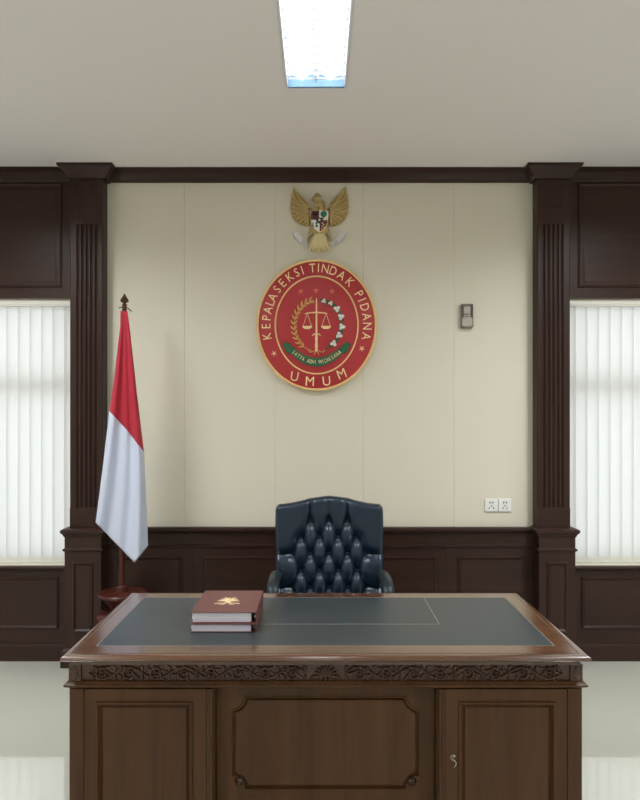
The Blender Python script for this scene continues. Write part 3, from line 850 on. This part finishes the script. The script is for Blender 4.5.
# pedestals
DPN = [(0, 0), (.003, .005), (.010, .007), (.016, .002), (.02, -.004), (.026, -.004), (.05, .003), (.056, .003)]
for s, nm in ((-1, 'left'), (1, 'right')):
    x0, x1 = sorted((DC+s*.432, DC+s*.985))
    b = MB()
    b.box(x0, x1, by0+.022, by1, .06, .648)
    st0, st1 = sorted((DC+s*.930, DC+s*.985)); b.box(st0, st1, by0, by0+.022, .06, .648)
    # side panel and plinth
    b.rect_loft(x0, x1, by0+.002, by1, [(.012, 0), (.012, .045), (.006, .055), (0, .062)])
    b.build('pedestal', M['deskz'], t, bevel=.002)
    d0, d1 = sorted((DC+s*.436, DC+s*.928)); p0, p1 = sorted((DC+s*.510, DC+s*.884))
    b = MB()
    yb, yf = by0+.0215, by0+.003
    # board with a sunk, raised-field panel
    outer = [(d0, .075), (d1, .075), (d1, .644), (d0, .644)]; 
    rings = [[(x, yb, z) for x, z in outer], [(x, yf, z) for x, z in outer]]
    ins = [(p0, .15), (p1, .15), (p1, .597), (p0, .597)]
    rings.append([(x, yf, z) for x, z in ins])
    cxp, czp = (p0+p1)/2, (.15+.597)/2
    for u, v in ((.002, .007), (.009, .009), (.013, .003), (.015, -.008), (.019, -.008), (.027, -.001), (.032, -.001)):
        rings.append([(x+(u if x < cxp else -u), yf-v, z+(u if z < czp else -u)) for x, z in ins])
    b.loft(rings)
    # reeded inner edge next to the knee space
    e0 = DC+s*.452
    for dd in (0, .011): b.box(e0+s*dd-.0035, e0+s*dd+.0035, yf-.004, yf, .075, .644)
    dr = b.build('door', M['deskz'], t, smooth=30)
    if s == 1:
        kx, kz = DC+.494, 1.687-342*2.665/693
        r = Relief(kx, yf, kz)
        pts = [(-.004+.010*math.cos(a), .012+.010*math.sin(a)) for a in [math.radians(20+i*30) for i in range(10)]]
        r.ridge(pts+[(.0, .000), (.007, -.008), (.006, -.018), (-.002, -.026)], [.006]*8+[.007, .008, .009, .009, .007, .003], 0, .006)
        r.dome(-.002, .013, .0055, 0, .007, 8)
        o = r.build('keyhole_plate', M['chrome'], dr); o['label'] = 'small scrolled silver keyhole plate'
# knee panel
b = MB(); ym = 2.742
b.box(DC-.430, DC+.430, ym+.022, ym+.034, .08, .648)
kp = b.build('modesty_panel', M['deskz'], t)
r = Relief(DC, ym, 0)
def outline(x0, x1, z0, z1, rr, d):
    # rectangle with scooped corners, inset by d all round, anticlockwise from top right
    R_ = rr+d; t0 = math.degrees(math.asin(d/R_)); P = []
    for cx_, cz_, a0 in ((x1, z1, 270), (x0, z1, 360), (x0, z0, 90), (x1, z0, 180)):
        for j in range(11):
            a = math.radians(a0-t0-(90-2*t0)*j/10); P.append((cx_+R_*math.cos(a), cz_+R_*math.sin(a)))
    return P
loops = []
crn = [(.430, .648), (-.430, .648), (-.430, .08), (.430, .08)]
for h_ in (-.0215, 0): loops.append([r.P(*crn[i//11], h_) for i in range(44)])
for d_, h_ in ((0, 0), (.002, .003), (.006, .003), (.008, 0), (.009, -.013), (.014, -.013), (.019, -.004), (.025, -.002), (.03, -.002)):
    loops.append([r.P(a, z_, h_) for a, z_ in outline(-.376, .376, .213, .588, .053, d_)])
r.loft(loops, True, False)
L_ = loops[-1]; r.add(L_+[r.P(0, .4005, -.002)], [(i, (i+1) % 44, 44) for i in range(44)])
r.build('sunk_panel', M['deskz'], kp, smooth=30)
for s in (-1, 1):
    r = Relief(DC, ym, 0); r.dome(s*.342, .250, .019, -.004, .020, 14); r.dome(s*.342, .250, .009, .012, .012, 10)
    r.build('corner_boss', M['carve'], kp)

# ------------------------------------------------------------------ ring binders on the desk
def binder(zb, th, x0, x1, y0, y1, label, sag):
    t = thing('binder', label, 'binder', ((x0+x1)/2, (y0+y1)/2, zb), 'maroon binders stacked on the desk')
    c = .0022
    b = MB(); b.box(x0, x1, y0, y1, zb, zb+c)                                  # lower board
    b.box(x1-c, x1, y0, y1, zb+c, zb+th-c)                                       # spine
    b.box(x0, x1, y0, y1, zb+th-c, zb+th)
    cv_ = b.build('cover', M['binder'], t, bevel=.0006)
    b = MB(); n = 9; px0, px1 = x0+.006, x1-.022; py0, py1 = y0+.006, y1-.012
    hh = th-2*c-.002
    for i in range(n):
        f = i/n; j = random.uniform(-.003, .003); z0 = zb+c+hh*f; z1 = z0+hh/n-.0006
        b.box(px0+j, px1, py0+random.uniform(0, .005), py1, z0, z1)
    b.build('pages', M['paper'], t)
    b = MB()
    for y in (y0+.06, y1-.09):
        b.tube([(x1-.016+.010*math.cos(a), y, zb+th/2+(th/2-c-.003)*math.sin(a)) for a in [math.radians(d_) for d_ in range(0, 361, 24)]], .0014, 6)
    b.box(x1-.010, x1-c, y0+.02, y1-.03, zb+th/2-.006, zb+th/2+.006)
    b.build('ring_bar', M['chrome'], t)
    return t, cv_
B0 = DT+.0008
binder(B0, .034, -.546, -.270, 2.915, 3.285, 'lower maroon ring binder, flat on the slate desktop', 0)
bt_, bc = binder(B0+.0345, .045, -.546, -.270, 2.930, 3.300, 'upper maroon ring binder with gold crest on its cover', 0)
# gold crest printed on the cover
zt = B0+.0345+.045
class Flat(Relief):
    def P(s, a, b, d): return (s.c[0]+a, s.c[1]+b, s.c[2]+d)
r = Flat(-.411, 3.10, zt-.0002)
for s in (-1, 1):
    for i in range(6):
        r.leaf((s*.008, .006+.004*i), (s*(.050-.005*i), .012+.013*i), .0075, 0, .0012, .14*s, 6)
    r.ridge([(s*.006, -.030), (s*.024, -.024), (s*.042, -.026), (s*.056, -.036)], [.008, .007, .007, .005], 0, .0012)
    r.leaf((s*.004, -.006), (s*.018, -.020), .008, 0, .0012, 0, 5); r.leaf((s*.010, -.042), (s*.034, -.046), .007, 0, .0012, .1*s, 5)
r.leaf((0, .016), (0, .072), .014, 0, .0014, .06, 6); r.dome(0, .0, .012, 0, .0014, 12, .020)
o = r.build('gold_crest', M['letter'], bc); o['label'] = 'gold stamped crest'

# ------------------------------------------------------------------ chair
CX = .055
t = thing('desk_chair', 'black button-tufted leather executive chair behind the desk', 'chair', (CX, 3.86, 0))
HW = .318; ZB, YF = .46, 4.03
def ztop(x):
    u = abs(x)/HW
    return 1.180+.044*(.5+.5*math.cos(PI*min(1, u*1.08)))-.026*max(0, (u-.90)/.10)**2.2
dx_, dz_ = .1095, .0965
btn = []
zr1 = 1.687-(522.3-418)*YF/693
rows = [(0, (-1, 0, 1)), (1, (-1.5, -.5, .5, 1.5)), (2, (-2, -1, 0, 1, 2)), (3, (-1.5, -.5, .5, 1.5)), (4, (-2, -1, 0, 1, 2)), (5, (-1.5, -.5, .5, 1.5))]
for i, xs in rows:
    for x in xs: btn.append((x*dx_-.003, zr1-i*dz_))
segs = []
for a in btn:
    for c in btn:
        if abs(abs(a[0]-c[0])-dx_/2) < .005 and abs(a[1]-c[1]-dz_) < .005: segs.append((a, c))
for x, z_ in btn[:3]: segs.append(((x, z_), (x, 1.30)))
for x, z_ in btn:
    if abs(abs(x+.003)-2*dx_) < .005: segs.append(((x, z_), (math.copysign(.34, x), z_+.0)))
def dseg(p, a, c):
    vx, vz = c[0]-a[0], c[1]-a[1]; L = vx*vx+vz*vz
    u = max(0, min(1, ((p[0]-a[0])*vx+(p[1]-a[1])*vz)/L)); return math.hypot(p[0]-a[0]-u*vx, p[1]-a[1]-u*vz)
NX, NZ = 84, 104
def bend(z_): return .075*((z_-ZB)/.78)**1.3
vs = []; fs_ = []
def body(u, v):
    x = u*(HW-.012*(1-v)**2); zt_ = ztop(x); z_ = ZB+(zt_-ZB)*v
    return x, z_
for i in range(NZ+1):
    for j in range(NX+1):
        u = j/NX*2-1; v = i/NZ; x, z_ = body(u, v)
        dl = min(dseg((x, z_), a, c) for a, c in segs); db = min(math.hypot(x-p[0], z_-p[1]) for p in btn)
        h = .026*(1-math.exp(-(dl/.020)**1.25)) + .018*(1-math.exp(-(db/.028)**2))
        e1 = max(0, (abs(u)-.88)/.12); e2 = max(0, (v-.955)/.045)
        edge = .04*(1-math.sqrt(max(0, 1-min(1, e1)**2.2)))+.035*(1-math.sqrt(max(0, 1-min(1, e2)**2.2)))
        wing_ = -.02*max(0, abs(u)-.45)**2*3
        y = YF - h + min(edge, .075) + wing_ + bend(z_) + .02
        vs.append((CX+x, y, z_))
N1 = NX+1
for i in range(NZ):
    for j in range(NX): fs_.append((i*N1+j, i*N1+j+1, (i+1)*N1+j+1, (i+1)*N1+j))
# rear shell
off = len(vs)
for i in range(NZ+1):
    for j in range(NX+1):
        u = j/NX*2-1; v = i/NZ; x, z_ = body(u, v)
        e = max(0, (abs(u)-.8)/.2)**2+max(0, (v-.9)/.1)**2
        vs.append((CX+x, YF+.135-.035*min(1, e)+bend(z_), z_-.045*max(0, (v-.9)/.1)**1.5))
for i in range(NZ):
    for j in range(NX): fs_.append((off+i*N1+j, off+(i+1)*N1+j, off+(i+1)*N1+j+1, off+i*N1+j+1))
ringi = [j for j in range(N1)]+[i*N1+NX for i in range(1, NZ+1)]+[NZ*N1+j for j in range(NX-1, -1, -1)]+[i*N1 for i in range(NZ-1, 0, -1)]
for a, c in zip(ringi, ringi[1:]+ringi[:1]): fs_.append((a, off+a, off+c, c))
b = MB(); b.add(vs, fs_)
bk = b.build('backrest', M['leather'], t, smooth=60)
for p in btn:
    if p[1] < ZB+.06: continue
    b = MB(); b.ball((CX+p[0], YF+.017+bend(p[1]), p[1]), .0085, .006, .0085, 10, 6); b.build('button', M['button'], bk)
# seat cushion
b = MB(); rings = []
sx0, sx1, sy0, sy1 = CX-.26, CX+.26, 3.58, 4.06
for o_, z_ in ((-.03, .40), (-.005, .41), (.004, .44), (.004, .48), (-.006, .505), (-.03, .52), (-.08, .532), (-.16, .538)):
    rr = []
    for x, z2 in rrect(sx0-o_, sx1+o_, sy0-o_, sy1+o_, .06, 5): rr.append((x, z2, z_))
    rings.append(rr)
b.loft(rings); b.build('seat', M['leather'], t, smooth=60)
for s in (-1, 1):
    b = MB(); x = CX+s*.305
    pth = [(x, 4.075, .74), (x, 4.03, .775), (x, 3.95, .795), (x, 3.85, .802), (x, 3.75, .800), (x, 3.68, .785), (x, 3.645, .75), (x, 3.65, .70)]
    b.tube(pth, [.026, .03, .033, .035, .035, .033, .03, .022], 14, side=(1, 0, 0), flat=.72)
    ar = b.build('armrest', M['arm'], t, smooth=70)
    b = MB(); b.tube([(x, 3.66, .72), (x, 3.68, .60), (x, 3.72, .50), (x-s*.01, 3.78, .435), (x-s*.09, 3.84, .405)], [.02, .019, .019, .02, .018], 12, side=(1, 0, 0), flat=.8)
    b.build('arm_support', M['black'], ar, smooth=70)
b = MB(); b.box(CX-.13, CX+.13, 3.70, 3.98, .375, .402); b.box(CX-.04, CX+.04, 3.96, 4.12, .385, .40); b.box(CX-.04, CX+.04, 4.10, 4.125, .385, .56); b.build('tilt_plate', M['black'], t, bevel=.004)
b = MB(); b.lathe([(.03, .11), (.03, .24), (.022, .245), (.022, .376)], CX, 3.86, n=18); b.build('gas_lift', M['chrome'], t)
b = MB()
b.lathe([(.05, .085), (.052, .12), (.04, .135)], CX, 3.86, n=18)
for kk in range(5):
    a = 2*PI*kk/5+PI/2; ca, sa = math.cos(a), math.sin(a)
    b.tube([(CX+ca*.03, 3.86+sa*.03, .108), (CX+ca*.16, 3.86+sa*.16, .10), (CX+ca*.30, 3.86+sa*.30, .078)], [.028, .024, .018], 10, flat=.8)
b.build('star_base', M['black'], t)
for kk in range(5):
    a = 2*PI*kk/5+PI/2; ca, sa = math.cos(a), math.sin(a); c0 = (CX+ca*.30, 3.86+sa*.30)
    b = MB()
    for sg in (-1, 1):
        b.cyl((c0[0]-sa*.008*sg, c0[1]+ca*.008*sg, .0255), (c0[0]-sa*.024*sg, c0[1]+ca*.024*sg, .0255), .025, 14)
    b.cyl((c0[0], c0[1], .03), (c0[0], c0[1], .075), .007, 8)
    b.build('caster', M['black'], t)

# ------------------------------------------------------------------ light
W = bpy.data.worlds.new('daylight'); S.world = W; W.use_nodes = True
W.node_tree.nodes['Background'].inputs[0].default_value = (.93, .97, 1, 1); W.node_tree.nodes['Background'].inputs[1].default_value = 1.75
def area(name, loc, sx, sy, power, col, rot=(0, 0, 0), spread=180, portal=False):
    l = bpy.data.lights.new(name, 'AREA'); l.shape = 'RECTANGLE'; l.size = sx; l.size_y = sy; l.energy = power; l.color = col; l.spread = math.radians(spread)
    o = bpy.data.objects.new(name, l); C.objects.link(o); o.location = loc; o.rotation_euler = rot
    if portal: l.cycles.is_portal = True
    return o
for s in (-1, 1):
    area('window_daylight', (s*(WX0+WX1)/2, YW+.205, (WZ0+WZ1)/2), WX1-WX0, WZ1-WZ0, 1, (1, 1, 1), (PI/2, 0, 0) if False else (-PI/2, 0, 0), portal=True)
for x, y, p in ((-2.2, 3.0, 57), (2.2, 3.0, 57), (-2.2, -.8, 30), (0, -.8, 22), (2.2, -.8, 30)):
    area('room_light', (x, y, H-.012), .3, 1.2, p, (.96, .985, 1), spread=152)

# ------------------------------------------------------------------ camera
cam = bpy.data.cameras.new('camera'); co = bpy.data.objects.new('camera', cam); C.objects.link(co)
co.location = (0, 0, 1.687); co.rotation_euler = (PI/2, 0, 0)
cam.sensor_fit = 'HORIZONTAL'; cam.sensor_width = 36; cam.lens = 36*693/640
cam.shift_y = 18/640
cam.clip_start = .05
S.camera = co
vs_ = S.view_settings; vs_.view_transform = 'Standard'; vs_.look = 'None'; vs_.gamma = 1; vs_.exposure = 0; vs_.use_curve_mapping = False
S.cycles.max_bounces = 10; S.cycles.diffuse_bounces = 5
